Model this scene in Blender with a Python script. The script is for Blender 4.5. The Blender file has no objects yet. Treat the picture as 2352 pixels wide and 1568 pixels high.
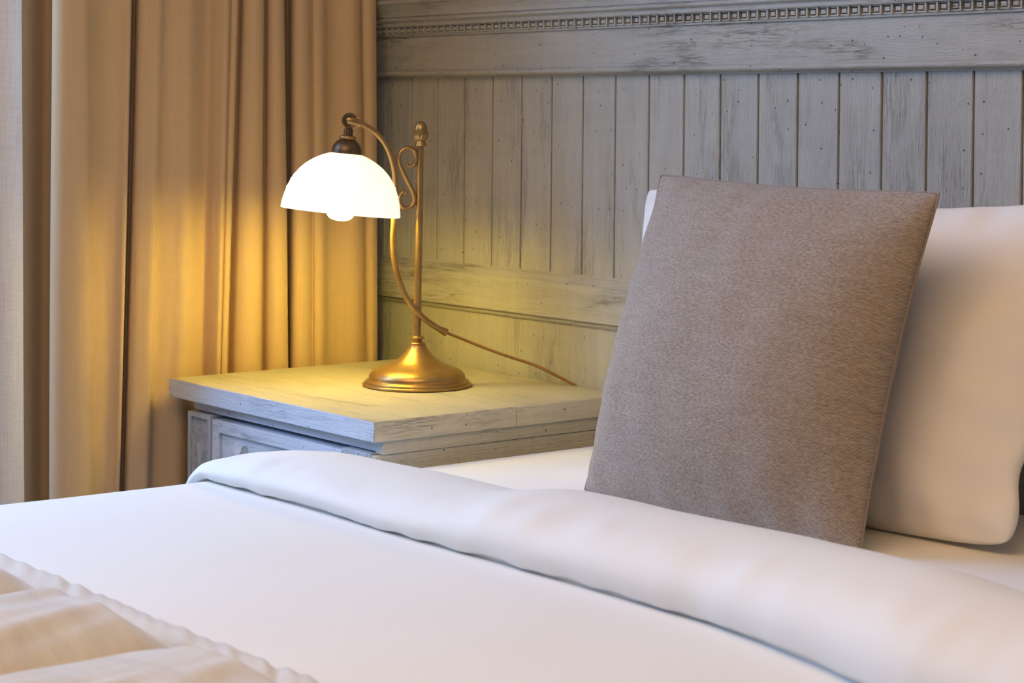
import bpy, bmesh, math, random
from mathutils import Vector, Matrix, noise

random.seed(7)
SC = bpy.context.scene
COL = SC.collection

# ------------------------------------------------------------------ helpers
def link(o, parent=None):
    COL.objects.link(o)
    if parent is not None:
        o.parent = parent
    return o

def thing(name, label, cat, loc=(0, 0, 0), group=None):
    o = bpy.data.objects.new(name, None)
    o.empty_display_size = 0.05
    o.location = loc
    COL.objects.link(o)
    o['label'] = label
    o['category'] = cat
    if group:
        o['group'] = group
    return o

def root_of(o):
    return o

def origin(parent):
    v = Vector((0, 0, 0))
    p = parent
    while p is not None:
        v += Vector(p.location)
        p = p.parent
    return v

def obj(name, bm, mat, parent=None, smooth=True, label=None, auto=None):
    """link a bmesh given in world coordinates as one object (local to its parent)"""
    off = origin(parent)
    if off.length > 0:
        bmesh.ops.translate(bm, verts=bm.verts, vec=-off)
    me = bpy.data.meshes.new(name)
    bm.normal_update()
    bm.to_mesh(me)
    bm.free()
    if smooth:
        for p in me.polygons:
            p.use_smooth = True
        if auto is not None:
            me.set_sharp_from_angle(angle=math.radians(auto))
    me.materials.append(mat)
    o = bpy.data.objects.new(name, me)
    link(o, parent)
    if label:
        o['label'] = label
    return o

def struct(o):
    o['kind'] = 'structure'
    return o

def box(bm, x0, x1, y0, y1, z0, z1, bev=0.0, seg=2):
    r = bmesh.ops.create_cube(bm, size=1.0)
    vs = r['verts']
    for v in vs:
        v.co = Vector(((x0 + x1) / 2 + v.co.x * (x1 - x0), (y0 + y1) / 2 + v.co.y * (y1 - y0), (z0 + z1) / 2 + v.co.z * (z1 - z0)))
    if bev > 0:
        es = list({e for v in vs for e in v.link_edges})
        bmesh.ops.bevel(bm, geom=es, offset=bev, segments=seg, profile=0.5, affect='EDGES')
    return bm

def mbox(*a, **k):
    return box(bmesh.new(), *a, **k)

def prism_x(bm, prof, x0, x1):
    """closed profile of (y, z) points extruded along x"""
    a = [bm.verts.new((x0, y, z)) for y, z in prof]
    b = [bm.verts.new((x1, y, z)) for y, z in prof]
    n = len(prof)
    for i in range(n):
        j = (i + 1) % n
        bm.faces.new((a[i], a[j], b[j], b[i]))
    bm.faces.new(a[::-1])
    bm.faces.new(b)
    bmesh.ops.recalc_face_normals(bm, faces=bm.faces)
    return bm

def catmull(pts, n):
    out = []
    P = [Vector(p) for p in pts]
    P = [P[0] * 2 - P[1]] + P + [P[-1] * 2 - P[-2]]
    for i in range(1, len(P) - 2):
        p0, p1, p2, p3 = P[i - 1], P[i], P[i + 1], P[i + 2]
        for k in range(n):
            t = k / n
            out.append(0.5 * ((2 * p1) + (p2 - p0) * t + (2 * p0 - 5 * p1 + 4 * p2 - p3) * t * t + (3 * p1 - p0 - 3 * p2 + p3) * t ** 3))
    out.append(P[-2].copy())
    return out

def tube(bm, pts, rad, seg=14, flat=None):
    """tube along points; rad number or list; flat=(normal, factor) squeezes along normal"""
    n = len(pts)
    rads = rad if isinstance(rad, (list, tuple)) else [rad] * n
    t0 = (pts[1] - pts[0]).normalized()
    ref = Vector((0, 0, 1)) if abs(t0.z) < 0.9 else Vector((1, 0, 0))
    if flat:
        ref = Vector(flat[0])
    u = (ref - t0 * ref.dot(t0)).normalized()
    rings = []
    for i in range(n):
        if i == 0:
            t = pts[1] - pts[0]
        elif i == n - 1:
            t = pts[-1] - pts[-2]
        else:
            t = pts[i + 1] - pts[i - 1]
        t.normalize()
        if flat:
            u = Vector(flat[0])
        u = (u - t * u.dot(t)).normalized()
        v = t.cross(u)
        f = flat[1] if flat else 1.0
        ring = []
        for k in range(seg):
            a = 2 * math.pi * k / seg
            ring.append(bm.verts.new(pts[i] + u * math.cos(a) * rads[i] * f + v * math.sin(a) * rads[i]))
        rings.append(ring)
    for i in range(n - 1):
        for k in range(seg):
            j = (k + 1) % seg
            bm.faces.new((rings[i][k], rings[i][j], rings[i + 1][j], rings[i + 1][k]))
    bm.faces.new(rings[0][::-1])
    bm.faces.new(rings[-1])
    bmesh.ops.recalc_face_normals(bm, faces=bm.faces)
    return bm

def lathe(bm, prof, mat4=None, seg=64, close=False):
    """(r, z) profile turned about z, then moved by mat4"""
    mat4 = mat4 or Matrix.Identity(4)
    rings = []
    for r, z in prof:
        if r < 1e-6:
            rings.append([bm.verts.new(mat4 @ Vector((0, 0, z)))])
        else:
            rings.append([bm.verts.new(mat4 @ Vector((r * math.cos(2 * math.pi * k / seg), r * math.sin(2 * math.pi * k / seg), z))) for k in range(seg)])
    pairs = list(zip(rings[:-1], rings[1:]))
    if close:
        pairs.append((rings[-1], rings[0]))
    for A, B in pairs:
        for k in range(seg):
            j = (k + 1) % seg
            if len(A) == 1 and len(B) == 1:
                continue
            if len(A) == 1:
                bm.faces.new((A[0], B[j], B[k]))
            elif len(B) == 1:
                bm.faces.new((A[k], A[j], B[0]))
            else:
                bm.faces.new((A[k], A[j], B[j], B[k]))
    bmesh.ops.recalc_face_normals(bm, faces=bm.faces)
    return bm

def smooth_prof(pts, n=6):
    return [(p.x, p.y) for p in catmull([(a, b, 0) for a, b in pts], n)]

def grid(bm, nu, nv, fn, uv=True):
    """fn(i, j) -> Vector; adds uv coordinates in metres if uvfn given"""
    V = [[bm.verts.new(fn(i, j)) for j in range(nv)] for i in range(nu)]
    F = []
    for i in range(nu - 1):
        for j in range(nv - 1):
            F.append(bm.faces.new((V[i][j], V[i + 1][j], V[i + 1][j + 1], V[i][j + 1])))
    return V, F

def sstep(a, b, x):
    t = max(0.0, min(1.0, (x - a) / (b - a)))
    return t * t * (3 - 2 * t)

def interp(x, tab):
    if x <= tab[0][0]:
        return tab[0][1]
    for (a, b), (c, d) in zip(tab[:-1], tab[1:]):
        if x <= c:
            t = (x - a) / (c - a)
            return b + (d - b) * t
    return tab[-1][1]

def nz(x, y, z):
    return noise.noise(Vector((x, y, z)))

# ------------------------------------------------------------------ materials
class NT:
    def __init__(self, name):
        self.m = bpy.data.materials.new(name)
        self.m.use_nodes = True
        self.t = self.m.node_tree
        self.b = self.t.nodes['Principled BSDF']
        self.out = self.t.nodes['Material Output']
    def n(self, typ, **kw):
        nd = self.t.nodes.new(typ)
        for k, v in kw.items():
            if k in nd.inputs.keys():
                nd.inputs[k].default_value = v
            else:
                setattr(nd, k, v)
        return nd
    def l(self, a, b):
        self.t.links.new(a, b)
    def coords(self, scale, kind='Object', loc=(0, 0, 0)):
        tc = self.n('ShaderNodeTexCoord')
        mp = self.n('ShaderNodeMapping')
        mp.inputs['Scale'].default_value = scale
        mp.inputs['Location'].default_value = loc
        self.l(tc.outputs[kind], mp.inputs['Vector'])
        return mp.outputs['Vector']
    def noise(self, vec, scale=1.0, detail=4, rough=0.55, dist=0.0):
        nd = self.n('ShaderNodeTexNoise', Scale=scale, Detail=detail, Roughness=rough, Distortion=dist)
        self.l(vec, nd.inputs['Vector'])
        return nd.outputs['Fac']
    def ramp(self, fac, stops):
        r = self.n('ShaderNodeValToRGB')
        el = r.color_ramp.elements
        el[0].position, el[0].color = stops[0][0], (*stops[0][1], 1)
        el[1].position, el[1].color = stops[-1][0], (*stops[-1][1], 1)
        for p, c in stops[1:-1]:
            e = el.new(p)
            e.color = (*c, 1)
        self.l(fac, r.inputs['Fac'])
        return r.outputs['Color']
    def mix(self, fac, a, b, blend='MIX'):
        nd = self.n('ShaderNodeMix', data_type='RGBA', blend_type=blend)
        for sock, v in ((nd.inputs[0], fac), (nd.inputs[6], a), (nd.inputs[7], b)):
            if isinstance(v, (float, int)):
                sock.default_value = v
            elif isinstance(v, tuple):
                sock.default_value = (*v, 1) if len(v) == 3 else v
            else:
                self.l(v, sock)
        return nd.outputs[2]
    def math(self, op, a, b=0.0, clamp=False):
        nd = self.n('ShaderNodeMath', operation=op)
        nd.use_clamp = clamp
        for i, v in enumerate((a, b)):
            if isinstance(v, (float, int)):
                nd.inputs[i].default_value = v
            else:
                self.l(v, nd.inputs[i])
        return nd.outputs[0]
    def bump(self, h, strength=0.3, dist=0.002):
        nd = self.n('ShaderNodeBump', Strength=strength, Distance=dist)
        self.l(h, nd.inputs['Height'])
        self.l(nd.outputs['Normal'], self.b.inputs['Normal'])
        return nd
    def set(self, **kw):
        for k, v in kw.items():
            k = k.replace('_', ' ')
            self.b.inputs[k].default_value = (*v, 1) if isinstance(v, tuple) and len(v) == 3 else v

def wood(name, axis, tint=1.0, seed=0.0, hue=(1, 1, 1), rubs=1.0, plane='XZ'):
    """weathered grey painted wood with brushed grain, rubbed patches and worm holes; axis = grain direction"""
    m = NT(name)
    def sc(al, ac):
        s = [ac, ac, ac]
        s['xyz'.index(axis)] = al
        return tuple(s)
    L = (seed, seed * 1.7, seed * 2.3)
    fine = m.noise(m.coords(sc(9, 260), loc=L), 1.0, 5, 0.65, 0.4)
    med = m.noise(m.coords(sc(3.0, 42), loc=L), 1.0, 5, 0.6, 0.8)
    blot = m.noise(m.coords(sc(3.5, 7), loc=L), 1.0, 3, 0.5)
    cross = m.noise(m.coords(sc(55, 5), loc=L), 1.0, 2, 0.5)
    base = m.ramp(med, [(0.28, (.37 * tint, .36 * tint, .32 * tint)), (0.5, (.42 * tint, .41 * tint, .37 * tint)), (0.74, (.47 * tint, .46 * tint, .42 * tint))])
    base = m.mix(m.math('MULTIPLY', m.ramp(blot, [(0.35, (0, 0, 0)), (0.7, (1, 1, 1))]), 0.35), base, (.34 * tint, .35 * tint, .34 * tint))
    base = m.mix(m.math('MULTIPLY', m.ramp(cross, [(0.4, (0, 0, 0)), (0.75, (1, 1, 1))]), 0.18), base, (.52 * tint, .52 * tint, .48 * tint))
    # rubbed through grain
    patch = m.noise(m.coords(sc(4.2, 17), loc=(L[0] + 5, L[1] + 3, L[2] + 9)), 1.0, 3, 0.55, 0.6)
    pm = m.ramp(patch, [(0.49, (0, 0, 0)), (0.66, (1, 1, 1))])
    gr = m.noise(m.coords(sc(26, 240), loc=L), 1.0, 4, 0.7, 0.6)
    gm = m.ramp(gr, [(0.47, (0, 0, 0)), (0.60, (1, 1, 1))])
    rub = m.math('MULTIPLY', pm, gm)
    base = m.mix(m.math('MULTIPLY', rub, 0.55 * rubs), base, (.15 * tint, .125 * tint, .10 * tint))
    # worm holes
    vo = m.n('ShaderNodeTexVoronoi', voronoi_dimensions='2D', feature='F1', Scale=30.0, Randomness=1.0)
    sx = m.n('ShaderNodeSeparateXYZ')
    cx = m.n('ShaderNodeCombineXYZ')
    m.l(m.coords((1, 1, 1), loc=L), sx.inputs[0])
    m.l(sx.outputs[plane[0]], cx.inputs['X'])
    m.l(sx.outputs[plane[1]], cx.inputs['Y'])
    m.l(cx.outputs[0], vo.inputs['Vector'])
    dist = vo.outputs['Distance']
    rnd = m.n('ShaderNodeSeparateColor')
    m.l(vo.outputs['Color'], rnd.inputs['Color'])
    keep = m.math('GREATER_THAN', rnd.outputs[0], 0.58)
    size = m.math('ADD', m.math('MULTIPLY', rnd.outputs[1], 0.028), 0.022)
    hole = m.math('MULTIPLY', m.math('LESS_THAN', dist, size), keep)
    base = m.mix(m.math('MULTIPLY', hole, 0.85), base, (.04, .03, .022))
    if hue != (1, 1, 1):
        base = m.mix(1.0, base, hue, 'MULTIPLY')
    m.l(base, m.b.inputs['Base Color'])
    rough = m.noise(m.coords(sc(75, 430), loc=L), 1.0, 3, 0.6, 0.3)
    h = m.math('SUBTRACT', m.math('ADD', m.math('ADD', m.math('MULTIPLY', fine, 0.5), m.math('MULTIPLY', rough, 0.9)), m.math('MULTIPLY', med, 0.5)), m.math('ADD', m.math('MULTIPLY', rub, 0.45), m.math('MULTIPLY', hole, 1.0)))
    m.bump(h, 0.9 if hue[2] < 1 else 0.6, 0.0022)
    m.set(Roughness=0.62)
    return m.m

def cotton(name, col, rough=0.85, wr=0.12):
    m = NT(name)
    a = m.noise(m.coords((5, 5, 5)), 1.0, 4, 0.5, 0.6)
    w = m.noise(m.coords((900, 900, 900)), 1.0, 1, 0.5)
    m.l(m.mix(m.math('MULTIPLY', a, 0.18), col, tuple(c * .93 for c in col)), m.b.inputs['Base Color'])
    m.bump(m.math('ADD', a, m.math('MULTIPLY', w, 0.01)), wr, 0.01)
    m.set(Roughness=rough)
    m.b.inputs['Sheen Weight'].default_value = 0.15
    return m.m

def linen_curtain(name):
    m = NT(name)
    s1 = m.noise(m.coords((520, 520, 14)), 1.0, 3, 0.6)
    s2 = m.noise(m.coords((60, 60, 700)), 1.0, 2, 0.6)
    big = m.noise(m.coords((7, 7, 1.5)), 1.0, 3, 0.5)
    mixv = m.math('ADD', m.math('MULTIPLY', s1, 0.6), m.math('MULTIPLY', s2, 0.4))
    c = m.ramp(mixv, [(0.3, (.53, .38, .215)), (0.5, (.57, .41, .24)), (0.72, (.61, .445, .27))])
    c = m.mix(m.math('MULTIPLY', big, 0.25), c, (.50, .355, .20))
    m.l(c, m.b.inputs['Base Color'])
    m.bump(mixv, 0.25, 0.0008)
    m.set(Roughness=0.9)
    m.b.inputs['Sheen Weight'].default_value = 0.2
    return m.m

def sheer(name):
    m = NT(name)
    s1 = m.noise(m.coords((520, 520, 10)), 1.0, 3, 0.6)
    s2 = m.noise(m.coords((50, 50, 520)), 1.0, 2, 0.6)
    mv = m.math('ADD', m.math('MULTIPLY', s1, 0.6), m.math('MULTIPLY', s2, 0.4))
    c = m.ramp(mv, [(0.3, (.72, .64, .57)), (0.5, (.84, .77, .70)), (0.72, (.90, .85, .79))])
    m.l(c, m.b.inputs['Base Color'])
    m.set(Roughness=0.9)
    m.bump(mv, 0.2, 0.0006)
    tr = m.n('ShaderNodeBsdfTranslucent')
    m.l(c, tr.inputs['Color'])
    mx = m.n('ShaderNodeMixShader')
    mx.inputs[0].default_value = 0.5
    m.l(m.b.outputs[0], mx.inputs[1])
    m.l(tr.outputs[0], mx.inputs[2])
    m.l(mx.outputs[0], m.out.inputs['Surface'])
    return m.m

def tweed(name):
    """brown melange weave on uv coordinates in metres"""
    m = NT(name)
    tc = m.n('ShaderNodeTexCoord')
    def uv(scale, rot=0.0):
        mp = m.n('ShaderNodeMapping')
        mp.inputs['Scale'].default_value = scale
        mp.inputs['Rotation'].default_value = (0, 0, rot)
        m.l(tc.outputs['UV'], mp.inputs['Vector'])
        return mp.outputs['Vector']
    w1 = m.n('ShaderNodeTexWave', Scale=1.0, Distortion=2.6, Detail=2.0)
    w1.inputs['Detail Scale'].default_value = 2.0
    m.l(uv((105, 105, 1), 0.62), w1.inputs['Vector'])
    w2 = m.n('ShaderNodeTexWave', Scale=1.0, Distortion=2.2, Detail=2.0)
    m.l(uv((120, 120, 1), 1.75), w2.inputs['Vector'])
    weave = m.math('MULTIPLY', w1.outputs['Fac'], m.math('ADD', m.math('MULTIPLY', w2.outputs['Fac'], 0.6), 0.4))
    dash = m.ramp(m.noise(uv((170, 470, 1), 0.75), 1.0, 2, 0.6, 0.3), [(0.36, (0, 0, 0)), (0.62, (1, 1, 1))])
    weave = m.math('ADD', m.math('MULTIPLY', weave, 0.4), m.math('MULTIPLY', dash, 0.6))
    mel = m.noise(uv((45, 420, 1)), 1.0, 4, 0.65)
    mel2 = m.noise(uv((16, 90, 1)), 1.0, 3, 0.6)
    f = m.math('ADD', m.math('MULTIPLY', mel, 0.55), m.math('MULTIPLY', mel2, 0.45))
    c = m.ramp(f, [(0.30, (.25, .185, .135)), (0.5, (.325, .26, .205)), (0.70, (.42, .35, .295))])
    c = m.mix(m.math('MULTIPLY', weave, 0.95), m.mix(0.48, c, (.09, .062, .04)), m.mix(0.42, c, (.56, .49, .43)))
    m.l(c, m.b.inputs['Base Color'])
    m.bump(m.math('ADD', weave, m.math('MULTIPLY', mel, 0.5)), 0.45, 0.0012)
    m.set(Roughness=0.95)
    m.b.inputs['Sheen Weight'].default_value = 0.25
    return m.m

def metal(name, col, rough, dark=None):
    m = NT(name)
    a = m.noise(m.coords((14, 14, 14)), 1.0, 4, 0.6)
    f = m.noise(m.coords((240, 240, 240)), 1.0, 2, 0.6)
    d = dark or tuple(c * .6 for c in col)
    m.l(m.ramp(a, [(0.35, d), (0.6, col)]), m.b.inputs['Base Color'])
    m.bump(f, 0.06, 0.0005)
    m.set(Metallic=0.85, Roughness=rough)
    return m.m

def plain(name, col, rough=0.8, var=0.1, scale=12):
    m = NT(name)
    a = m.noise(m.coords((scale, scale, scale)), 1.0, 4, 0.5)
    m.l(m.mix(a, col, tuple(c * (1 - var) for c in col)), m.b.inputs['Base Color'])
    m.set(Roughness=rough)
    return m.m

HBH = (.97, .985, .99)
M_WX = wood('wood_grain_across', 'x', 1.0, 0.0, HBH)
M_WZ = wood('wood_grain_upright', 'z', 1.0, 3.1, HBH, .55)
NSH = (.95, 1.06, 1.34)  # blue-grey paint, with the window's blue light mixed in for the front
M_NX = wood('daylit_wood_across', 'x', 1.52, 1.4, NSH)  # front faces: daylight brightness put into the colour
M_NZ = wood('daylit_wood_upright', 'z', 1.10, 5.2, NSH)
M_WY = wood('warm_lit_wood_side', 'y', 1.62, 6.3, (1.05, 1.0, .84), 1.0, 'YZ')  # side faces: paler, warmer copy with warm light put into the colour
M_WT = wood('lamplit_wood_table_top', 'x', 1.06, 9.7, (1.0, .95, .80), .6, 'XY')  # top: golden lamplight put into the wood colour
M_SHEET = cotton('white_cotton_sheet', (.90, .885, .875))
M_DUVET = cotton('white_cotton_duvet', (.765, .77, .75), 0.8)
M_PILLOW = cotton('white_cotton_pillow', (.85, .83, .82), 0.8, 0.2)
M_CURT = linen_curtain('tan_linen')
M_SHEER = sheer('pale_sheer_linen')
M_TWEED = tweed('brown_melange_weave')
M_BRASS = metal('aged_brass', (.46, .30, .12), 0.36, (.34, .21, .08))
M_BRONZE = metal('dark_bronze', (.17, .115, .07), 0.40, (.09, .06, .04))
M_CORD = plain('golden_brown_cord', (.34, .19, .06), 0.5)
M_WALL = plain('plaster_cream', (.60, .50, .38), 0.9, 0.06)
M_CEIL = plain('plaster_white', (.70, .62, .50), 0.9, 0.04)
M_FLOOR = wood('wood_floor', 'y', 0.55, 12.0, (1, .85, .65), 1.0, 'XY')
M_FRAME = plain('white_window_paint', (.75, .75, .73), 0.5, 0.05)

# runner: sand coloured quilted cotton
m = NT('sand_cotton_quilt')
a = m.noise(m.coords((6, 22, 6)), 1.0, 4, 0.6, 0.8)
w = m.noise(m.coords((420, 420, 420)), 1.0, 2, 0.5)
m.l(m.ramp(m.math('ADD', m.math('MULTIPLY', a, 0.8), m.math('MULTIPLY', w, 0.2)), [(0.3, (.49, .47, .425)), (0.7, (.64, .635, .61))]), m.b.inputs['Base Color'])
m.bump(m.math('ADD', a, m.math('MULTIPLY', w, 0.1)), 0.3, 0.006)
m.set(Roughness=0.9)
m.b.inputs['Sheen Weight'].default_value = 0.2
M_RUN = m.m

# opal glass of the lit shade and the bulb
def glow(name, col, strength, base=(.9, .88, .82)):
    m = NT(name)
    m.set(Base_Color=base, Roughness=0.25)
    m.b.inputs['Emission Color'].default_value = (*col, 1)
    m.b.inputs['Emission Strength'].default_value = strength
    return m.m
LAMP, LAMP_S = (1.0, .72, .085), 91.0
OPAL, OPAL_S = (1.0, .84, .58), 1.1
WORLD, WORLD_S = (1.0, .90, .80), 0.015
WIN_C, WIN_W = (.325, .56, 1.0), 76
FILL_C, FILL_W = (1.0, .62, .29), 51
M_OPAL = glow('lit_opal_glass', OPAL, OPAL_S)
M_BULB = glow('lit_bulb', LAMP, LAMP_S)

# ------------------------------------------------------------------ the room
WY = 0.004      # face of the back wall
struct(obj('floor', mbox(-0.6, 3.6, -3.6, 0.3, -0.05, 0.0), M_FLOOR, smooth=False))
struct(obj('ceiling', mbox(-0.6, 3.6, -3.6, 0.3, 2.6, 2.68), M_CEIL, smooth=False))
struct(obj('wall_back', mbox(-0.6, 3.6, 0.03, 0.15, 0.0, 2.6), M_WALL, smooth=False))
# left wall with the window opening behind the curtain
bm = bmesh.new()
WX0, WX1 = -0.26, -0.17
WIN = (-2.75, -0.62, 0.35, 2.3)
box(bm, WX0, WX1, WIN[1], 0.03, 0.0, 2.6)
box(bm, WX0, WX1, -3.6, WIN[0], 0.0, 2.6)
box(bm, WX0, WX1, WIN[0], WIN[1], 0.0, WIN[2])
box(bm, WX0, WX1, WIN[0], WIN[1], WIN[3], 2.6)
struct(obj('wall_left', bm, M_WALL, smooth=False))
bm = bmesh.new()
fx0, fx1 = WX0 - 0.004, WX0 + 0.05
box(bm, fx0, fx1, WIN[0], WIN[0] + .06, WIN[2], WIN[3])
box(bm, fx0, fx1, WIN[1] - .06, WIN[1], WIN[2], WIN[3])
box(bm, fx0, fx1, WIN[0] + .06, WIN[1] - .06, WIN[2], WIN[2] + .06)
box(bm, fx0, fx1, WIN[0] + .06, WIN[1] - .06, WIN[3] - .06, WIN[3])
struct(obj('window_1', bm, M_FRAME, smooth=False))

# ------------------------------------------------------------------ headboard
HX0, HX1 = -0.125, 2.62
hb = thing('headboard', 'weathered grey plank headboard with carved dentil cornice running along the back wall', 'headboard', (1.2, 0.0, 0.0))
# vertical boards: grooved panel
PITCH, X0B = 0.0821, -0.0885
bm = bmesh.new()
prof = []
x = X0B - PITCH
pts = [(HX0, 0.0)]
g = X0B
GW = 0.0016
while g < HX1 - .02:
    if g - GW > HX0:
        pts += [(g - GW - .001, 0.0), (g - GW, 0.0012), (g - GW * .9, 0.011), (g + GW * .9, 0.011), (g + GW, 0.0012), (g + GW + .001, 0.0)]
    g += PITCH
pts.append((HX1, 0.0))
ZB0, ZB1 = 0.78, 1.165
lo = [bm.verts.new((px, py, ZB0)) for px, py in pts]
hi = [bm.verts.new((px, py, ZB1)) for px, py in pts]
for i in range(len(pts) - 1):
    bm.faces.new((lo[i], lo[i + 1], hi[i + 1], hi[i]))
bl = [bm.verts.new((px, 0.028, z)) for px, z in ((HX0, ZB0), (HX1, ZB0), (HX1, ZB1), (HX0, ZB1))]
bm.faces.new(bl[::-1])
bm.faces.new((lo[0], hi[0], bl[3], bl[0]))
bm.faces.new((lo[-1], bl[1], bl[2], hi[-1]))
bm.faces.new(hi + [bl[2], bl[3]])
bm.faces.new([bl[0], bl[1]] + lo[::-1])
obj('plank_panel', bm, M_WZ, hb, smooth=False)
# lower rail with moulded edges
T = -0.014
rail = [(0.02, 0.722), (-0.003, 0.722), (-0.006, 0.7255), (-0.006, 0.729), (T, 0.7325), (T, 0.792), (-0.0085, 0.7955), (-0.0085, 0.7985), (-0.004, 0.8035), (-0.001, 0.8045), (-0.001, 0.8085), (0.02, 0.8085)]
obj('lower_rail', prism_x(bmesh.new(), rail, HX0, HX1), M_WX, hb, smooth=False)
obj('lower_panel', mbox(HX0, HX1, 0.0, 0.028, 0.04, 0.735), M_WZ, hb, smooth=False)
# frieze board and bead below it
obj('frieze_board', mbox(HX0, HX1, -0.014, 0.02, 1.157, 1.236), M_WX, hb, smooth=False)
bead = [(0.02, 1.1445), (-0.003, 1.1445), (-0.003, 1.1475)]
for k in range(9):
    a = -math.pi / 2 + math.pi * k / 8
    bead.append((-0.012 - .007 * math.cos(a), 1.1537 + .0050 * math.sin(a)))
bead += [(0.02, 1.159)]
obj('bead_moulding', prism_x(bmesh.new(), bead, HX0, HX1), M_WX, hb, auto=40)
# cornice above the dentils
cor = [(0.02, 1.2405), (-0.026, 1.2405), (-0.0275, 1.2425), (-0.0275, 1.2485), (-0.031, 1.2500)]
for k in range(7):
    a = -math.pi / 2 + math.pi * k / 6
    cor.append((-0.0315 - .0036 * math.cos(a), 1.2533 + .0030 * math.sin(a)))
cor += [(-0.0305, 1.2568), (-0.0305, 1.2585)]
for k in range(8):
    t = k / 7
    cor.append((-0.032 - .013 * t ** 2, 1.2585 + .0205 * t))
cor += [(-0.0455, 1.2805)]
for k in range(7):
    a = -math.pi / 2 + math.pi * k / 6
    cor.append((-0.047 - .0045 * math.cos(a), 1.2850 + .0040 * math.sin(a)))
cor += [(-0.045, 1.290), (-0.045, 1.294), (-0.052, 1.300), (-0.052, 1.330), (0.02, 1.330)]
obj('cornice', prism_x(bmesh.new(), cor, HX0, HX1), M_WX, hb, auto=35)
# dentil band: ledge, fins and sunk squares
bm = bmesh.new()
box(bm, HX0, HX1, -0.0185, -0.008, 1.2225, 1.2268)
box(bm, HX0, HX1, -0.0165, -0.008, 1.2268, 1.2410)
DP = 0.0203
x = HX0 + 0.004
while x < HX1 - DP:
    box(bm, x, x + .0030, -0.0235, -0.0160, 1.2262, 1.2408)
    box(bm, x + .0030, x + DP, -0.0205, -0.0160, 1.2262, 1.2285)
    box(bm, x + .0030, x + DP, -0.0205, -0.0160, 1.2385, 1.2408)
    cx, cz = x + .0030 + (DP - .003) / 2, 1.2335
    a, b = .0062, .0042
    va = [bm.verts.new((cx + sx * a, -0.0160, cz + sz * a * .68)) for sx, sz in ((-1, -1), (1, -1), (1, 1), (-1, 1))]
    vb = [bm.verts.new((cx + sx * b, -0.0215, cz + sz * b * .68)) for sx, sz in ((-1, -1), (1, -1), (1, 1), (-1, 1))]
    for k in range(4):
        bm.faces.new((va[k], va[(k + 1) % 4], vb[(k + 1) % 4], vb[k]))
    bm.faces.new(vb)
    x += DP
obj('dentil_moulding', bm, M_WX, hb, smooth=False)

# ------------------------------------------------------------------ curtain
SHEER = [(-0.075, -0.8480, -0.8450), (-0.045, -0.8440, -0.8410), (-0.022, -0.8340, -0.8310), (-0.011, -0.8130, -0.8090), (-0.014, -0.7920, -0.7870), (-0.026, -0.7790, -0.7727), (-0.046, -0.7730, -0.7670), (-0.060, -0.7790, -0.7730)]
CURT = [(-0.118, -0.7950, -0.7900), (-0.100, -0.7730, -0.7660), (-0.092, -0.7520, -0.7460), (-0.104, -0.7268, -0.7224), (-0.132, -0.7000, -0.6985), (-0.146, -0.6780, -0.6780), (-0.120, -0.6700, -0.6690), (-0.08, -0.6941, -0.6933), (-0.062, -0.7060, -0.7060), (-0.042, -0.7130, -0.7128), (-0.026, -0.7080, -0.7060), (-0.015, -0.6940, -0.6890), (-0.010, -0.6800, -0.6720), (-0.014, -0.6680, -0.6570), (-0.032, -0.6545, -0.6455), (-0.046, -0.6200, -0.6170), (-0.040, -0.5950, -0.6012), (-0.030, -0.5822, -0.5940), (-0.034, -0.5742, -0.5876), (-0.062, -0.5592, -0.5726), (-0.085, -0.5427, -0.5573), (-0.083, -0.5379, -0.5528), (-0.058, -0.5488, -0.5638), (-0.038, -0.5537, -0.5688), (-0.027, -0.5404, -0.5557), (-0.022, -0.5240, -0.5396), (-0.040, -0.5075, -0.5231), (-0.042, -0.4990, -0.5142), (-0.034, -0.4815, -0.4944), (-0.026, -0.4600, -0.4701), (-0.056, -0.4140, -0.4210), (-0.036, -0.4020, -0.4139), (-0.020, -0.3910, -0.4072), (-0.034, -0.3775, -0.395), (-0.03, -0.3746, -0.3926), (-0.029, -0.3672, -0.3861), (-0.04, -0.3579, -0.377), (-0.064, -0.3452, -0.3642), (-0.066, -0.3367, -0.3542), (-0.045, -0.3431, -0.3585), (-0.03, -0.336, -0.3461), (-0.027, -0.3214, -0.3263), (-0.036, -0.3076, -0.3099), (-0.06, -0.2946, -0.2974), (-0.066, -0.2834, -0.2838), (-0.045, -0.291, -0.2895), (-0.03, -0.2866, -0.2805), (-0.03, -0.2736, -0.2631), (-0.042, -0.2604, -0.2481), (-0.075, -0.2403, -0.2283), (-0.105, -0.2128, -0.2059), (-0.078, -0.2217, -0.22), (-0.045, -0.2382, -0.2359), (-0.031, -0.2341, -0.2301), (-0.031, -0.2171, -0.211), (-0.043, -0.2017, -0.1946), (-0.034, -0.2001, -0.1933), (-0.03, -0.1894, -0.1835), (-0.036, -0.1769, -0.1715), (-0.051, -0.1621, -0.156), (-0.05, -0.1386, -0.1291), (-0.038, -0.1146, -0.1005), (-0.042, -0.0971, -0.0809), (-0.054, -0.0829, -0.0663), (-0.042, -0.0844, -0.0694), (-0.034, -0.0743, -0.0632), (-0.042, -0.0569, -0.0487), (-0.060, -0.0585, -0.0555), (-0.078, -0.066, -0.064)]
NZ = 40
levels = [0.012 + (2.585 - 0.012) * k / (NZ - 1) for k in range(NZ)]
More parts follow.
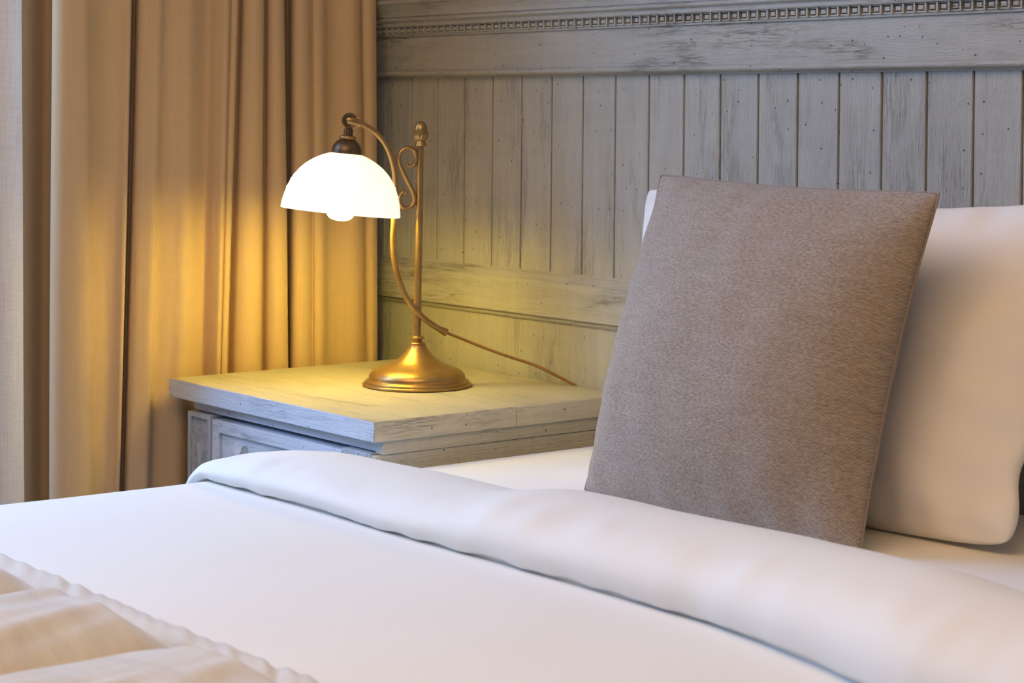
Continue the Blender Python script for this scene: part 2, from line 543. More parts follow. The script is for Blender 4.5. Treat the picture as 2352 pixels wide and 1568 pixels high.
def hang(name, plan, mat, label):
    rows = []
    for z in levels:
        t = max(-0.6, min(1.5, (1.27 - z) / 0.65))
        c = catmull([(x, a + (b - a) * t, z) for x, a, b in plan], 5)
        for p in c:
            d = .0022 * nz(p.y * 9 + 3, z * 2.1, 1.3)
            p.x = min(p.x + d, -0.006)
            p.y += .0025 * nz(p.y * 7, z * 1.6, 7.7)
        rows.append(c)
    bm = bmesh.new()
    grid(bm, NZ, len(rows[0]), lambda i, j: rows[i][j])
    o = obj(name, bm, mat)
    o['label'] = label
    o['category'] = 'curtain'
    so = o.modifiers.new('cloth', 'SOLIDIFY')
    so.thickness = 0.0014
    so.offset = 0
    return o
hang('curtain', CURT, M_CURT, 'tan linen curtain hanging in deep vertical folds to the left of the nightstand')
hang('sheer_curtain', SHEER, M_SHEER, 'pale sheer curtain lit by daylight at the far left edge, beside the tan curtain')

# ------------------------------------------------------------------ nightstand
ns = thing('nightstand', 'weathered grey wooden nightstand with carved drawer, under the brass lamp', 'nightstand', (0.31, -0.26, 0.0))
NTOP = 0.62
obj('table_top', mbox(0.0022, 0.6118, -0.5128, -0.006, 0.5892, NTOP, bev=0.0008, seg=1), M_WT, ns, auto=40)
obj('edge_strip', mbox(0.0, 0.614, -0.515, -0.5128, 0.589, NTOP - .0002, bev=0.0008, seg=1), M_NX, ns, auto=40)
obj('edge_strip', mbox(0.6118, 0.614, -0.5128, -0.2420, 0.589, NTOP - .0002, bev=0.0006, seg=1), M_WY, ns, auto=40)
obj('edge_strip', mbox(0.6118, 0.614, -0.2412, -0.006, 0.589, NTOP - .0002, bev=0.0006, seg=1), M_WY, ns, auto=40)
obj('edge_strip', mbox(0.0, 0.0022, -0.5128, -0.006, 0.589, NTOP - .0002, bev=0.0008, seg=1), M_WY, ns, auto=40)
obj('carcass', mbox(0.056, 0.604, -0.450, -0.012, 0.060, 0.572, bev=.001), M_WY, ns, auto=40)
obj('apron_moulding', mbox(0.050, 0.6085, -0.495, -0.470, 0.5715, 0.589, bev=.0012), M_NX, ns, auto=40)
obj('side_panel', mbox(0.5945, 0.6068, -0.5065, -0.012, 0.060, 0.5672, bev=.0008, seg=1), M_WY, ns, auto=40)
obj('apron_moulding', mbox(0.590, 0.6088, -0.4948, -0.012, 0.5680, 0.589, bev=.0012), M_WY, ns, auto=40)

def leaf(bm, p0, p1, w, bend, y, h=.0095):
    """raised carved leaf from root p0 to tip p1 (x, z) on the plane y"""
    a, b = Vector((p0[0], 0, p0[1])), Vector((p1[0], 0, p1[1]))
    d = b - a
    side = Vector((-d.z, 0, d.x)).normalized()
    n = 10
    L, R, Mi = [], [], []
    for i in range(n + 1):
        t = i / n
        ww = w * math.sin(math.pi * (0.12 + 0.88 * t)) ** 0.8 if t < 1 else 0.0004
        c = a + d * t + side * bend * math.sin(math.pi * t)
        L.append(bm.verts.new((c.x + side.x * ww, y, c.z + side.z * ww)))
        R.append(bm.verts.new((c.x - side.x * ww, y, c.z - side.z * ww)))
        Mi.append(bm.verts.new((c.x, y - h, c.z)))
    for i in range(n):
        bm.faces.new((L[i], L[i + 1], Mi[i + 1], Mi[i]))
        bm.faces.new((Mi[i], Mi[i + 1], R[i + 1], R[i]))
    bm.faces.new((L[0], Mi[0], R[0]))

def frame_face(bm, x0, x1, z0, z1, yf, yb, w, d):
    """block with a sunk panel: border width w, depth d, front yf, back yb"""
    box(bm, x0, x1, yf + d, yb, z0, z1)
    for a, b, c, e in ((x0, x0 + w, z0, z1), (x1 - w, x1, z0, z1), (x0 + w, x1 - w, z0, z0 + w), (x0 + w, x1 - w, z1 - w, z1)):
        box(bm, a, b, yf, yf + d, c, e, bev=.0008, seg=1)

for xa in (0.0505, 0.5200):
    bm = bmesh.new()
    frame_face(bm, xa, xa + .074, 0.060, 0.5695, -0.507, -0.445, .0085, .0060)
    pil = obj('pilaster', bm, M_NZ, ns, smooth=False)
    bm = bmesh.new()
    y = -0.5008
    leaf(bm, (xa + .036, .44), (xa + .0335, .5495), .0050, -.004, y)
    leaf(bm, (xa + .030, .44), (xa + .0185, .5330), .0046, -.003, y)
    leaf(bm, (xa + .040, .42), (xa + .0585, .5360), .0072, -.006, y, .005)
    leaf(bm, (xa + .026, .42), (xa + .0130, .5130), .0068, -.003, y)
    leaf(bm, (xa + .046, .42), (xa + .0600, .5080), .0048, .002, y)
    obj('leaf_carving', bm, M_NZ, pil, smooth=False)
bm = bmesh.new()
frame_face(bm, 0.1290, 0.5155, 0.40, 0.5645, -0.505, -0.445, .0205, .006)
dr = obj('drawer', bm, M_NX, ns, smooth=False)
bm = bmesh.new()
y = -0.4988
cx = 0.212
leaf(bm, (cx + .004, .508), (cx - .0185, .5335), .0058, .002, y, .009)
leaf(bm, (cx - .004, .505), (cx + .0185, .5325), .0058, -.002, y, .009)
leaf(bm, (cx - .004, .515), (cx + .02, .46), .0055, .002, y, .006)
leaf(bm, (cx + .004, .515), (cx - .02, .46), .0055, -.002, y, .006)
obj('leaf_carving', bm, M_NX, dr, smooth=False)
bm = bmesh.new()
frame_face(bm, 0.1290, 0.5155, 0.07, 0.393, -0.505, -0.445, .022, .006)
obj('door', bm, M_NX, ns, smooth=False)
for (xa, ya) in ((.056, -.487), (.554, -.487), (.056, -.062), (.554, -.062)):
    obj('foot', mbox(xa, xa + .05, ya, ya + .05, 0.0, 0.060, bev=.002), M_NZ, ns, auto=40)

# ------------------------------------------------------------------ lamp
BX, BY = 0.3212, -0.2214
lamp = thing('table_lamp', 'lit brass table lamp with curved arm and white glass shade, standing on the nightstand', 'lamp', (BX, BY, NTOP))
DX, DY = -0.447, -0.894          # the way the shade points
NXv = Vector((0.894, -0.447, 0.0))   # across the lamp, towards the room
def LP(s, z, off=0.0):
    return Vector((BX + DX * s + NXv.x * off, BY + DY * s + NXv.y * off, NTOP + z))
TB = Matrix.Translation((BX, BY, NTOP))
rim = [(0.0, 0.0), (.0895, 0.0), (.0918, .0010), (.0926, .0028), (.0918, .0048), (.0896, .0058), (.0880, .0060), (.0884, .0072), (.0876, .0092), (.0855, .0102), (.0825, .0106)]
body = smooth_prof([(.0812, .0110), (.0814, .0150), (.0804, .0188), (.0768, .0240), (.0680, .0290), (.0530, .0342), (.0400, .0400), (.0290, .0485), (.0208, .0575), (.0162, .0640), (.0146, .0675), (.0141, .0690)], 4)
obj('base', lathe(bmesh.new(), rim + body[1:] + [(.0125, .0695), (0.0, .0695)], TB, 96), M_BRASS, lamp, auto=50)
neck = smooth_prof([(.0118, .0690), (.0130, .0698), (.0134, .0714), (.0124, .0730), (.0092, .0740), (.0072, .0754), (.0078, .0772), (.0100, .0784), (.0111, .0804), (.0109, .0824), (.0094, .0836), (.0066, .0840)], 3) + [(0, .0840)]
obj('collar', lathe(bmesh.new(), [(0, .0690)] + neck, TB, 48), M_BRASS, lamp, auto=60)
pole_dir = (LP(-0.0027, 0.406) - LP(0.0, 0.09))
bm = bmesh.new()
tube(bm, [LP(0.0006, 0.082), LP(-0.0012, .25), LP(-0.0027, 0.4045)], [.0064, .0060, .0054], 20)
obj('pole', bm, M_BRASS, lamp, auto=50)
# acorn finial: cap foot, leafy cup, nut
TF = Matrix.Translation(LP(-0.0028, 0.4040))
bm = bmesh.new()
lathe(bm, [(0, 0), (.0098, 0), (.0106, .0010), (.0102, .0024), (.0088, .0050), (.0074, .0085), (.0076, .0100), (0, .0100)], TF, 40)
fin = obj('finial', bm, M_BRASS, lamp, auto=40)
bm = bmesh.new()
NS = 96
cup = smooth_prof([(.0072, .0085), (.0096, .0112), (.0116, .0150), (.0126, .0195), (.0126, .0240)], 4)
Vs = []
for i, (r, z) in enumerate(cup):
    t = i / (len(cup) - 1)
    ring = []
    for k in range(NS):
        a = 2 * math.pi * k / NS
        ph = (a * 9 / (2 * math.pi)) % 1.0
        tri = 1 - abs(2 * ph - 1)
        rr = r * (1 + .05 * math.sin(math.pi * ph) - .11 * math.exp(-(min(ph, 1 - ph) / .07) ** 2) * (0.4 + .6 * t))
        zz = z + (.0042 * tri ** .8 - .0034) * t ** 3
        ring.append(bm.verts.new(TF @ Vector((rr * math.cos(a), rr * math.sin(a), zz))))
    Vs.append(ring)
for A, B in zip(Vs[:-1], Vs[1:]):
    for k in range(NS):
        bm.faces.new((A[k], A[(k + 1) % NS], B[(k + 1) % NS], B[k]))
top = bm.verts.new(TF @ Vector((0, 0, .0210)))
for k in range(NS):
    bm.faces.new((Vs[-1][k], Vs[-1][(k + 1) % NS], top))
bmesh.ops.recalc_face_normals(bm, faces=bm.faces)
obj('leaf_cup', bm, M_BRASS, fin, auto=60)
nut = smooth_prof([(.0108, .0205), (.0114, .0245), (.0111, .0295), (.0097, .0345), (.0072, .0388), (.0040, .0416), (.0, .0425)], 4)
obj('acorn', lathe(bmesh.new(), nut, TF, 40), M_BRASS, fin)
# curved arm tube
arm_sz = [(0.1110, 0.4432), (0.1038, 0.4418), (0.0891, 0.436), (0.0743, 0.4266), (0.061, 0.4128), (0.0513, 0.3961), (0.0445, 0.3763), (0.0406, 0.3566), (0.0397, 0.3346), (0.0402, 0.3053), (0.0422, 0.276), (0.0434, 0.2394), (0.041, 0.21), (0.0341, 0.1806), (0.022, 0.1511), (0.0055, 0.1289), (-0.0118, 0.1118), (-0.0305, 0.099), (-0.0418, 0.0929)]
pts = catmull([LP(s, z, .0116 * sstep(.26, .14, z)) for s, z in arm_sz], 5)
bm = bmesh.new()
tube(bm, pts, .0049, 16)
arm = obj('arm', bm, M_BRASS, lamp, auto=50)
e0, e1 = pts[-1], pts[-1] + (pts[-1] - pts[-4]).normalized() * .007
bm = bmesh.new()
tube(bm, [e0 - (e1 - e0) * 1.0, e0, e0 + (e1 - e0) * .01, e1], [.0056, .0056, .0066, .0066], 18)
obj('cord_sleeve', bm, M_BRASS, arm, auto=40)
# S scroll between arm and pole
scr = [(0.0195, 0.3745), (0.0178, 0.3705), (0.0118, 0.3695), (0.0062, 0.375), (0.0045, 0.3853), (0.0076, 0.3963), (0.0165, 0.4006), (0.0254, 0.3991), (0.032, 0.3918), (0.0341, 0.3815), (0.0318, 0.3712), (0.0258, 0.3581), (0.0175, 0.342), (0.01, 0.3273), (0.0068, 0.3163), (0.0080, 0.3082), (0.0135, 0.3016), (0.0217, 0.2994), (0.0291, 0.3038), (0.0326, 0.3126), (0.0312, 0.3214), (0.0263, 0.3268), (0.0222, 0.3262), (0.0216, 0.3229)]
sp = catmull([LP(s, z) for s, z in scr], 5)
N = len(sp)
rad = [.0040 * min(1.0, .55 + .45 * min(i, N - 1 - i) / (N * .2)) for i in range(N)]
bm = bmesh.new()
tube(bm, sp, rad, 12, flat=(NXv, 1.25))
obj('scroll_bracket', bm, M_BRASS, lamp, auto=60)
bm = bmesh.new()
tube(bm, [LP(.006, .3125), LP(-.003, .3125)], .0035, 12)
obj('rivet', bm, M_BRASS, lamp, auto=50)
# knuckle, stem, collar ring, dome cap, shade, bulb
K = LP(0.1180, 0.4462)
tilt = Matrix.Rotation(math.radians(-5.3), 4, NXv)
ax = (tilt @ Vector((0, 0, 1)))
def TA(h):   # frame on the tilted axis, h below the knuckle
    return Matrix.Translation(K - ax * h) @ tilt
bm = bmesh.new()
side = Matrix.Rotation(math.radians(90), 4, Vector((DX, DY, 0)))
RT = Matrix.Translation(K) @ Matrix(((NXv.x, DX, 0, 0), (NXv.y, DY, 0, 0), (0, 0, 1, 0), (0, 0, 0, 1))) @ Matrix.Rotation(math.radians(90), 4, 'Y') @ Matrix.Translation((0, 0, 0))
lathe(bm, [(.0085, -.0055), (.0118, -.0062), (.0128, -.0030), (.0130, 0), (.0128, .0030), (.0118, .0062), (.0085, .0055)], RT, 40, close=True)
knk = obj('swivel_ring', bm, M_BRONZE, lamp, auto=50, label='dark bronze swivel ring')
bm = bmesh.new()
bmesh.ops.create_uvsphere(bm, u_segments=24, v_segments=16, radius=.0088, matrix=Matrix.Translation(K))
obj('pivot', bm, M_BRASS, knk)
bm = bmesh.new()
pp = [K, LP(0.1130, .4449), LP(0.1040, .4421), LP(0.0995, .4404)]
tube(bm, pp, [.0088, .0092, .0072, .0060], 20)
obj('arm_socket', bm, M_BRASS, knk, auto=50)
bm = bmesh.new()
tube(bm, [LP(.1065, .4462), LP(.1062, .4506), LP(.0965, .4475), LP(.0968, .4430)], [.0030, .0036, .0036, .0030], 10)
obj('wing_screw', bm, M_BRASS, knk, auto=60)
obj('stem', lathe(bmesh.new(), [(0, -.004), (.0060, -.004), (.0060, -.014), (.0076, -.015), (.0080, -.027), (0, -.027)], TA(0), 24), M_BRONZE, lamp, auto=50, label='dark bronze stem')
obj('collar_ring', lathe(bmesh.new(), [(0, -.0255), (.0120, -.0255), (.0140, -.0268), (.0148, -.0290), (.0140, -.0315), (.0120, -.0328), (0, -.0328)], TA(0), 36), M_BRASS, lamp, auto=60)
cap = [(0, -.0325), (.0130, -.0325)] + smooth_prof([(.0150, -.0335), (.0195, -.0375), (.0230, -.0430), (.0250, -.0490), (.0256, -.0560)], 4) + [(.0245, -.0575), (0, -.0575)]
obj('cap', lathe(bmesh.new(), cap, TA(0), 48), M_BRONZE, lamp, auto=50, label='dark bronze domed cap')
outer = smooth_prof([(.0250, -.0555), (.0340, -.0583), (.0450, -.0633), (.0560, -.0697), (.0660, -.0772), (.0760, -.0875), (.0845, -.1000), (.0912, -.1140), (.0958, -.1280), (.0988, -.1410), (.1004, -.1535)], 6)
res = []
for r, z in outer:
    for zc in (-.0985, -.1050, -.1190):
        r += .0011 * math.exp(-((z - zc) / .0016) ** 2)
    res.append((r, z))
inner = [(r - .003, z) for r, z in outer[::-1][:-3]]
obj('shade', lathe(bmesh.new(), res + [(.0990, -.1543)] + inner + [(.018, -.0590)], TA(0), 96, close=True), M_OPAL, lamp, label='glowing white glass shade')
bulb = smooth_prof([(.0150, -.072), (.0150, -.092), (.0200, -.112), (.0245, -.136), (.0245, -.150), (.0212, -.1605), (.0130, -.1665), (.0, -.1685)], 5)
obj('bulb', lathe(bmesh.new(), [(0, -.072)] + bulb, TA(0), 40), M_BULB, lamp, label='glowing light bulb')
# power cord
e = e1
cp = [e - (e1 - e0) * .5, e, Vector((0.3560, -0.165, 0.7020)), Vector((0.3760, -.125, 0.6840)), Vector((0.4010, -.092, 0.6690)), Vector((0.4290, -.055, 0.6540)), Vector((0.4520, -.030, 0.6385)), Vector((0.4700, -.008, 0.6240)), Vector((0.4760, -.0015, 0.6180)), Vector((0.4790, -.0020, 0.6000)), Vector((0.480, -.0020, 0.56))]
bm = bmesh.new()
tube(bm, catmull(cp, 6), .0026, 10)
obj('power_cord', bm, M_CORD, lamp)

# ------------------------------------------------------------------ bed
ZS = 0.555           # sheet
XL = 0.650           # left side of the mattress
XR = 2.43
bed = thing('bed', 'low bed frame carrying the white mattress, covered all over by the bedding', 'bed', (1.5, -1.05, 0.0))
obj('platform', mbox(XL + .01, XR - .01, -2.06, -0.02, 0.10, 0.295, bev=.006), M_TWEED, bed, auto=40)
for xa in (XL + .06, XR - .12):
    for ya in (-2.0, -.14):
        obj('leg', mbox(xa, xa + .06, ya, ya + .06, 0.0, 0.10), M_WZ, bed, smooth=False)
mat = thing('mattress', 'mattress in a white fitted sheet, bare between the nightstand and the brown cushion', 'mattress', (1.5, -1.05, 0.295))
bm = bmesh.new()
box(bm, XL, XR, -2.07, -0.018, 0.295, ZS, bev=.022, seg=5)
obj('fitted_sheet', bm, M_SHEET, mat, auto=60)

# bedding cross-section: flat top then over the left side
RC = 0.045
UR = 1.705          # where the bedding turns over the right side
RIGHT = [1.66 + .16 * k / 16 for k in range(1, 17)] + [1.82 + .30 * k / 8 for k in range(1, 9)]
def cross(u, z0, xe):
    """u: metres along x from the top of the left edge; returns x, z, nx, nz"""
    if u > UR:
        s = u - UR
        arc = RC * math.pi / 2
        if s <= arc:
            a = s / RC
            return xe + UR + RC * math.sin(a), z0 - RC * (1 - math.cos(a)), math.sin(a), math.cos(a)
        return xe + UR + RC, z0 - RC - (s - arc), 1.0, 0.0
    if u >= 0:
        return xe + u, z0, 0.0, 1.0
    arc = RC * math.pi / 2
    s = -u
    if s <= arc:
        a = s / RC
        return xe - RC * math.sin(a), z0 - RC * (1 - math.cos(a)), -math.sin(a), math.cos(a)
    return xe - RC, z0 - RC - (s - arc), -1.0, 0.0

Z0, XE = 0.578, 0.690
YE = [(0.60, -.838), (1.65, -.842), (1.75, -.858), (1.85, -.880), (1.98, -.915), (2.5, -.98)]
PROF = [(-.0 + .004, .003), (-.004, .005), (-.010, .013), (-.011, .022), (-.005, .031), (.012, .040), (.035, .0455), (.065, .0490), (.095, .0490), (.130, .0450), (.165, .0380), (.200, .0290), (.235, .0185), (.270, .0075), (.305, -.004), (.335, -.018), (.345, -.030)]
PC = [(p.x, p.y) for p in catmull([(a, b, 0) for a, b in PROF], 4)]
us = [-.42 + .30 * k / 11 for k in range(12)] + [-.12 + .16 * k / 21 for k in range(1, 22)] + [.04 + (1.66 - .04) * k / 150 for k in range(1, 151)] + RIGHT
main_y = [-2.05 + (2.05 - .90) * k / 60 for k in range(61)] + [-.885, -.87, -.858, -.848]

AMP = [(.56, .42), (.62, .50), (.68, .60), (.74, .82), (.81, .98), (1.12, 1.0), (1.20, 1.10), (1.30, 1.42), (1.42, 1.42), (1.7, 1.62), (1.9, 1.85), (2.0, 1.85), (2.5, 1.8)]
def surf_noise(x, y):
    return .0035 * nz(x * 3.1, y * 3.3, .4) + .0014 * nz(x * 8, y * 7, 2.2)

def duvet_pt(u, j):
    x, z, nx, nzz = cross(u, Z0, XE)
    side = sstep(0.02, -.09, u)
    xq = XE + u
    ye = interp(max(xq, .6), YE)
    if j < len(main_y):
        y = main_y[j]
        h = surf_noise(xq, y) * (1 - sstep(-1.0, -.86, y) * .7)
        if y > -.9:
            y = -.9 + (y + .9) / (.9 - .848) * (ye + .006 + .9)
        h += .006 * side * nz(y * 5, 3.3, u * 4)
    else:
        t, hh = PC[j - len(main_y)]
        st = 1 + .10 * sstep(1.18, 1.36, xq) - .10 * sstep(.98, .72, xq)
        amp = .03 * nz(xq * 2.3, 5.5, 0) + interp(xq, AMP)
        y = ye + (t * st if t > 0 else t)
        pk = .0035 * nz(xq * 26, hh * 30, 1.1) + .0030 * nz(xq * 11, 8.8, t * 5)
        ft = math.exp(-((t - .012) / .03) ** 2)
        h = hh * (amp if hh > 0 else 1) + pk * ft + surf_noise(xq, y) * .8
        y += .004 * nz(xq * 9, 4.4, 0) * ft + .003 * nz(xq * 3, 1.4, 0)
        # plump end where the fold hangs over the side
        h += .012 * sstep(-.01, -.05, u) * sstep(-.02, .02, t) * sstep(.30, .12, t)
    return Vector((x + nx * h, y, z + nzz * h))

bm = bmesh.new()
NV = len(main_y) + len(PC)
grid(bm, len(us), NV, lambda i, j: duvet_pt(us[i], j))
bmesh.ops.recalc_face_normals(bm, faces=bm.faces)
du = obj('duvet', bm, M_DUVET)
du['label'] = 'white duvet with its top end folded back in a puffy band across the bed'
du['category'] = 'duvet'

# runner over the foot of the bed
rn = thing('bed_runner', 'sand coloured quilted bed runner across the foot of the white duvet', 'blanket', (1.5, -1.6, Z0))
SEAM, S0 = 0.2655, 1.2065
def runner_pt(u, y):
    x, z, nx, nzz = cross(u, Z0 + .004, XE - .004)
    xq = XE + u
    xw = xq + .006 * nz(y * 4, 9.1, 0) + (.012 * nz(xq * 3, y * 3, 6.0))
    ph = ((xw - S0) / SEAM) % 1.0
    d = min(ph, 1 - ph) * SEAM
    edge = sstep(-1.318, -1.365, y)
    puff = 1 - math.exp(-(d / .036) ** .95)
    h = .002 + .037 * puff * (0.30 + 0.70 * edge)
    h += edge * puff * (.0060 * nz(xq * 9, y * 5, 2.0) + .0050 * nz(xq * 24, y * 6, 4.0) + .0040 * nz(xq * 44 + y * 12, y * 7, 1.0))
    h *= .45 + .55 * sstep(-1.316, -1.332, y)
    return Vector((x + nx * h, y, z + nzz * h))
ys = [-1.312 - .10 * k / 30 for k in range(31)] + [-1.412 - .64 * k / 60 for k in range(1, 61)]
ur = [-.40 + .34 * k / 10 for k in range(11)] + [-.06 + (1.66 + .06) * k / 230 for k in range(1, 231)] + RIGHT
bm = bmesh.new()
grid(bm, len(ur), len(ys), lambda i, j: runner_pt(ur[i], ys[j]))
bmesh.ops.recalc_face_normals(bm, faces=bm.faces)
obj('quilt', bm, M_RUN, rn)
# gathered hem along the edge
def hem_pt(u, k, n=14):
    x, z, nx, nzz = cross(u, Z0 + .003, XE - .003)
    xq = XE + u
    a = math.pi * k / (n - 1)
    w = .0175 + .0012 * nz(xq * 14, 2.2, 0)
    gat = .0062 * nz(xq * 38 + 1.2 * math.cos(a), 3.0, 0) * (0.45 + 1.1 * abs(nz(xq * 6, 1.0, 0)) * 2)
    y = -1.3005 + w * math.cos(a) + .003 * nz(xq * 4, 7.1, 0)
    h = .0005 + (.0140 + gat) * max(0.0, math.sin(a)) ** .75
    return Vector((x + nx * h, y, z + nzz * h))
uh = [-.40 + .34 * k / 10 for k in range(11)] + [-.06 + (1.66 + .06) * k / 420 for k in range(1, 421)] + RIGHT
bm = bmesh.new()
grid(bm, len(uh), 14, lambda i, j: hem_pt(uh[i], j))
bmesh.ops.recalc_face_normals(bm, faces=bm.faces)
obj('hem', bm, M_RUN, rn)

# ------------------------------------------------------------------ pillows
def cushion_mesh(W, H, T, sag, frame, ear=0.03, n=70, wr=.004, seed=0.0, pw=2.4, bot=0.0, pinch=(), tsag=None, lsag=None, back=1.0, bsag=None, soft=0.0):
    """pillow of width W, height H, thickness T; frame maps (x, y, z) with x across, y through, z up"""
    bm = bmesh.new()
    uvl = bm.loops.layers.uv.new('UVMap')
    data = {}
    def shape(a, b):
        px = a * W / 2 * (1 - (lsag if (lsag is not None and a < 0) else sag) * (1 - b * b) * abs(a) ** 3)
        sg = (tsag if tsag is not None else sag) if b > 0 else (bsag if bsag is not None else sag)
        pz = b * H / 2 * (1 - sg * (1 - a * a) * abs(b) ** 3)
        cr = soft * (a * a * b * b) ** 5
        px *= 1 - cr
        pz *= 1 - cr
        for sd, bc, bw, dep in pinch:
            if a * sd > 0:
                px -= sd * dep * math.exp(-((b - bc) / bw) ** 2) * abs(a) ** 6
        return px, pz
    V = {}
    for s in (-1, 1):
        for i in range(n + 1):
            for j in range(n + 1):
                a = math.sin((i / n * 2 - 1) * math.pi / 2) * .35 + (i / n * 2 - 1) * .65
                b = math.sin((j / n * 2 - 1) * math.pi / 2) * .35 + (j / n * 2 - 1) * .65
                px, pz = shape(a, b)
                ff = max(0.0, (1 - abs(a) ** pw)) ** .62 * max(0.0, (1 - abs(b) ** pw)) ** .62
                # bulge lower
                ff *= 1 + bot * (-b)
                if s > 0:
                    ff *= back
                wrk = 0
                if 0 < i < n and 0 < j < n:
                    eb = (1 - max(abs(a), abs(b)))
                    wrk = wr * (nz(px * 7 + seed, pz * 7, s * 3.0) + .6 * nz(px * 16 + seed, pz * 16, s * 5.0)) * min(1, eb * 5)
                    # short gathers running in from the seams
                    k1 = math.exp(-(1 - abs(b)) * 7) * nz(px * 30 + seed, s * 2.0, b * .7)
                    k2 = math.exp(-(1 - abs(a)) * 7) * nz(pz * 30 + seed, s * 4.0, a * .7)
                    wrk += wr * 1.1 * (k1 + k2) * min(1, eb * 14)
                yy = s * (T / 2 * ff + wrk * (1 if ff > .02 else 0))
                onedge = i in (0, n) or j in (0, n)
                key = (0 if onedge else s, i, j)
                if key not in V:
                    v = bm.verts.new(frame(px, yy if not onedge else 0.0, pz))
                    V[key] = v
                    data[v] = (px, pz)
    for s in (-1, 1):
        for i in range(n):
            for j in range(n):
                q = []
                for di, dj in ((0, 0), (1, 0), (1, 1), (0, 1)):
                    I, J = i + di, j + dj
                    q.append(V[(0 if (I in (0, n) or J in (0, n)) else s, I, J)])
                f = bm.faces.new(q if s < 0 else q[::-1])
                for lp in f.loops:
                    lp[uvl].uv = data[lp.vert]
    rim_pts = []
    for i in range(n + 1):
        rim_pts.append(V[(0, i, 0)].co.copy())
    for j in range(1, n + 1):
        rim_pts.append(V[(0, n, j)].co.copy())
    for i in range(n - 1, -1, -1):
        rim_pts.append(V[(0, i, n)].co.copy())
    for j in range(n - 1, 0, -1):
        rim_pts.append(V[(0, 0, j)].co.copy())
    bmesh.ops.recalc_face_normals(bm, faces=bm.faces)
    return bm, rim_pts

def lean_frame(cx, yb, zb, yt, zt, H, roll=0.0, yaw=0.0, bow=0.0):
    up = Vector((0, yt - yb, zt - zb)).normalized()
    c = Vector((cx, (yb + yt) / 2, (zb + zt) / 2))
    rx = Vector((1, 0, 0))
    R = Matrix.Rotation(yaw, 3, 'Z')
    up = R @ up
    rx = R @ rx
    nrm = rx.cross(up) * -1.0        # +y side (towards the wall) for positive through
    if roll:
        Q = Matrix.Rotation(roll, 3, nrm)
        up = Q @ up
        rx = Q @ rx
    def f(x, y, z):
        return c + rx * x + up * z + nrm * y + nrm * (bow * (z / H) ** 2)
    return f

# white sleeping pillow against the headboard
PWID, PH = 0.846, 0.456
fr = lean_frame(1.168, -0.275, 0.552, -0.090, 0.984, PH, roll=math.radians(-.8))
bm, rp = cushion_mesh(PWID, PH, 0.150, 0.05, fr, n=72, wr=.0105, seed=4.0, pw=2.2, bot=.15, pinch=((1, -.60, .15, .011), (-1, -1.0, .55, .075)), tsag=.125, lsag=.14, bsag=-.02, soft=.045)
pl = obj('pillow', bm, M_PILLOW)
pl['label'] = 'white cotton pillow standing against the headboard behind the brown cushion'
pl['category'] = 'pillow'

# brown scatter cushion
CW, CH = 0.508, 0.460
fr = lean_frame(1.219, -0.405, 0.553, -0.272, 0.993, CH, roll=math.radians(0.95))
cu = thing('cushion', 'brown woven scatter cushion leaning upright in front of the white pillow', 'cushion', (1.22, -0.40, ZS))
bm, rp = cushion_mesh(CW, CH, 0.215, 0.055, fr, n=80, wr=.0058, seed=1.0, pw=2.1, bot=.12, tsag=.035, back=.6, bsag=.0, soft=.012)
obj('cover', bm, M_TWEED, cu)
bm = bmesh.new()
rp2 = rp + [rp[0]]
tube(bm, [Vector(p) for p in rp2], .0013, 8)
obj('seam', bm, M_TWEED, cu, label='stitched seam round the edge')

# ------------------------------------------------------------------ light
w = bpy.data.worlds.new('evening_room')
SC.world = w
w.use_nodes = True
wn = w.node_tree
bg = wn.nodes['Background']
tc = wn.nodes.new('ShaderNodeTexCoord')
sp = wn.nodes.new('ShaderNodeSeparateXYZ')
rp = wn.nodes.new('ShaderNodeValToRGB')
wn.links.new(tc.outputs['Generated'], sp.inputs[0])
wn.links.new(sp.outputs['X'], rp.inputs['Fac'])
wn.links.new(rp.outputs['Color'], bg.inputs['Color'])
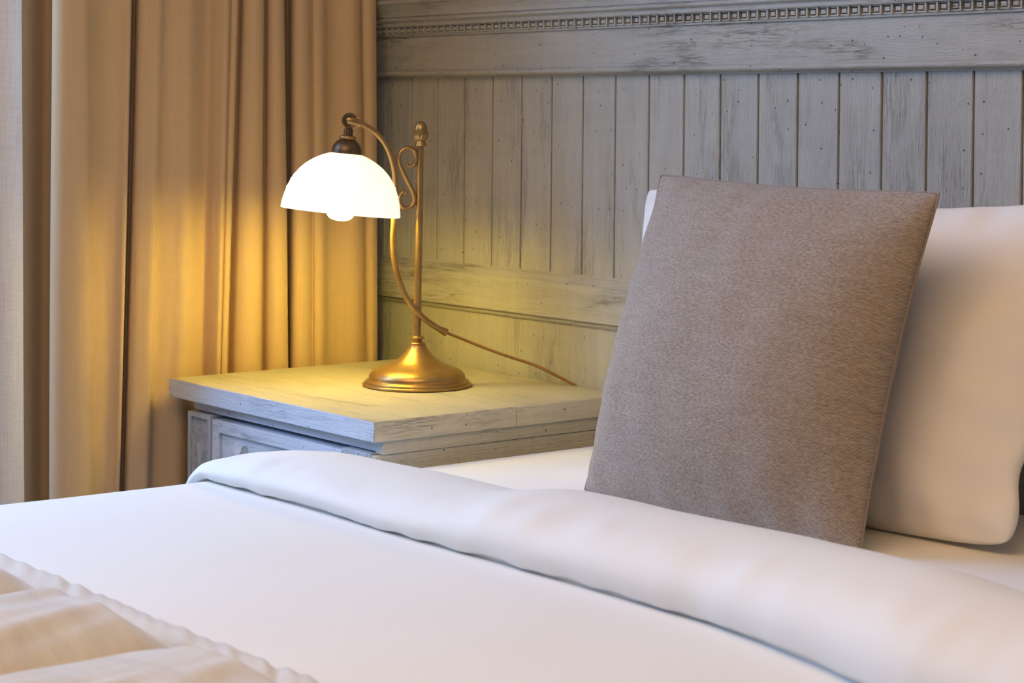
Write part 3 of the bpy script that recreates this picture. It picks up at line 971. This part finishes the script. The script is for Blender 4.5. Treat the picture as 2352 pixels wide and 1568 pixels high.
# generated world coordinates: the window side is the -x half of the sky
for el, col in zip(rp.color_ramp.elements, ((.40, .58, .85), tuple(c * WORLD_S for c in WORLD))):
    el.color = (*col, 1)
rp.color_ramp.elements[0].position = 0.0
rp.color_ramp.elements[1].position = 0.02
mp = wn.nodes.new('ShaderNodeMath')
mp.operation = 'ADD'
mp.inputs[1].default_value = 0.35
wn.links.new(sp.outputs['X'], mp.inputs[0])
wn.links.new(mp.outputs[0], rp.inputs['Fac'])
bg.inputs['Strength'].default_value = 1.0

def area(name, loc, target, sx, sy, power, col, spread=180):
    L = bpy.data.lights.new(name, 'AREA')
    L.shape = 'RECTANGLE'
    L.size, L.size_y = sx, sy
    L.energy = power
    L.color = col
    L.spread = math.radians(spread)
    o = bpy.data.objects.new(name, L)
    o.location = loc
    o.rotation_euler = (Vector(target) - Vector(loc)).to_track_quat('-Z', 'Y').to_euler()
    COL.objects.link(o)
    return o
area('window_daylight', (-0.65, -1.66, 1.85), (1.2, -1.2, 0.60), 1.45, 1.6, WIN_W, WIN_C)
area('warm_overhead_fill', (1.75, -1.75, 2.5), (1.5, -1.3, 0.5), 2.2, 2.2, FILL_W, FILL_C)  # added unseen fill, no known lamp; warms bed and pillows from above

# ------------------------------------------------------------------ camera
F, YAW, PIT, ROL, CYP = 4674.33, -0.892782, -0.0168149, 0.00855125, 339.59
fw = Vector((math.sin(YAW) * math.cos(PIT), math.cos(YAW) * math.cos(PIT), math.sin(PIT)))
ri = fw.cross(Vector((0, 0, 1))).normalized()
up = ri.cross(fw)
c, s = math.cos(ROL), math.sin(ROL)
ri, up = ri * c + up * s, up * c - ri * s
cam = bpy.data.cameras.new('camera')
cam.sensor_fit = 'HORIZONTAL'
cam.sensor_width = 36.0
cam.lens = F * 36.0 / 2352
cam.shift_y = -(784 - CYP) / 2352
cam.clip_start = 0.05
cam.dof.use_dof = True
cam.dof.focus_distance = 3.02
cam.dof.aperture_fstop = 11.0
co = bpy.data.objects.new('camera', cam)
co.matrix_world = Matrix(((ri.x, up.x, -fw.x, 3.09), (ri.y, up.y, -fw.y, -2.25), (ri.z, up.z, -fw.z, 1.08), (0, 0, 0, 1)))
COL.objects.link(co)
SC.camera = co
vs = SC.view_settings
vs.view_transform = 'Standard'
vs.look = 'None'
vs.gamma = 1.0
vs.exposure = 0.1
vs.use_curve_mapping = False
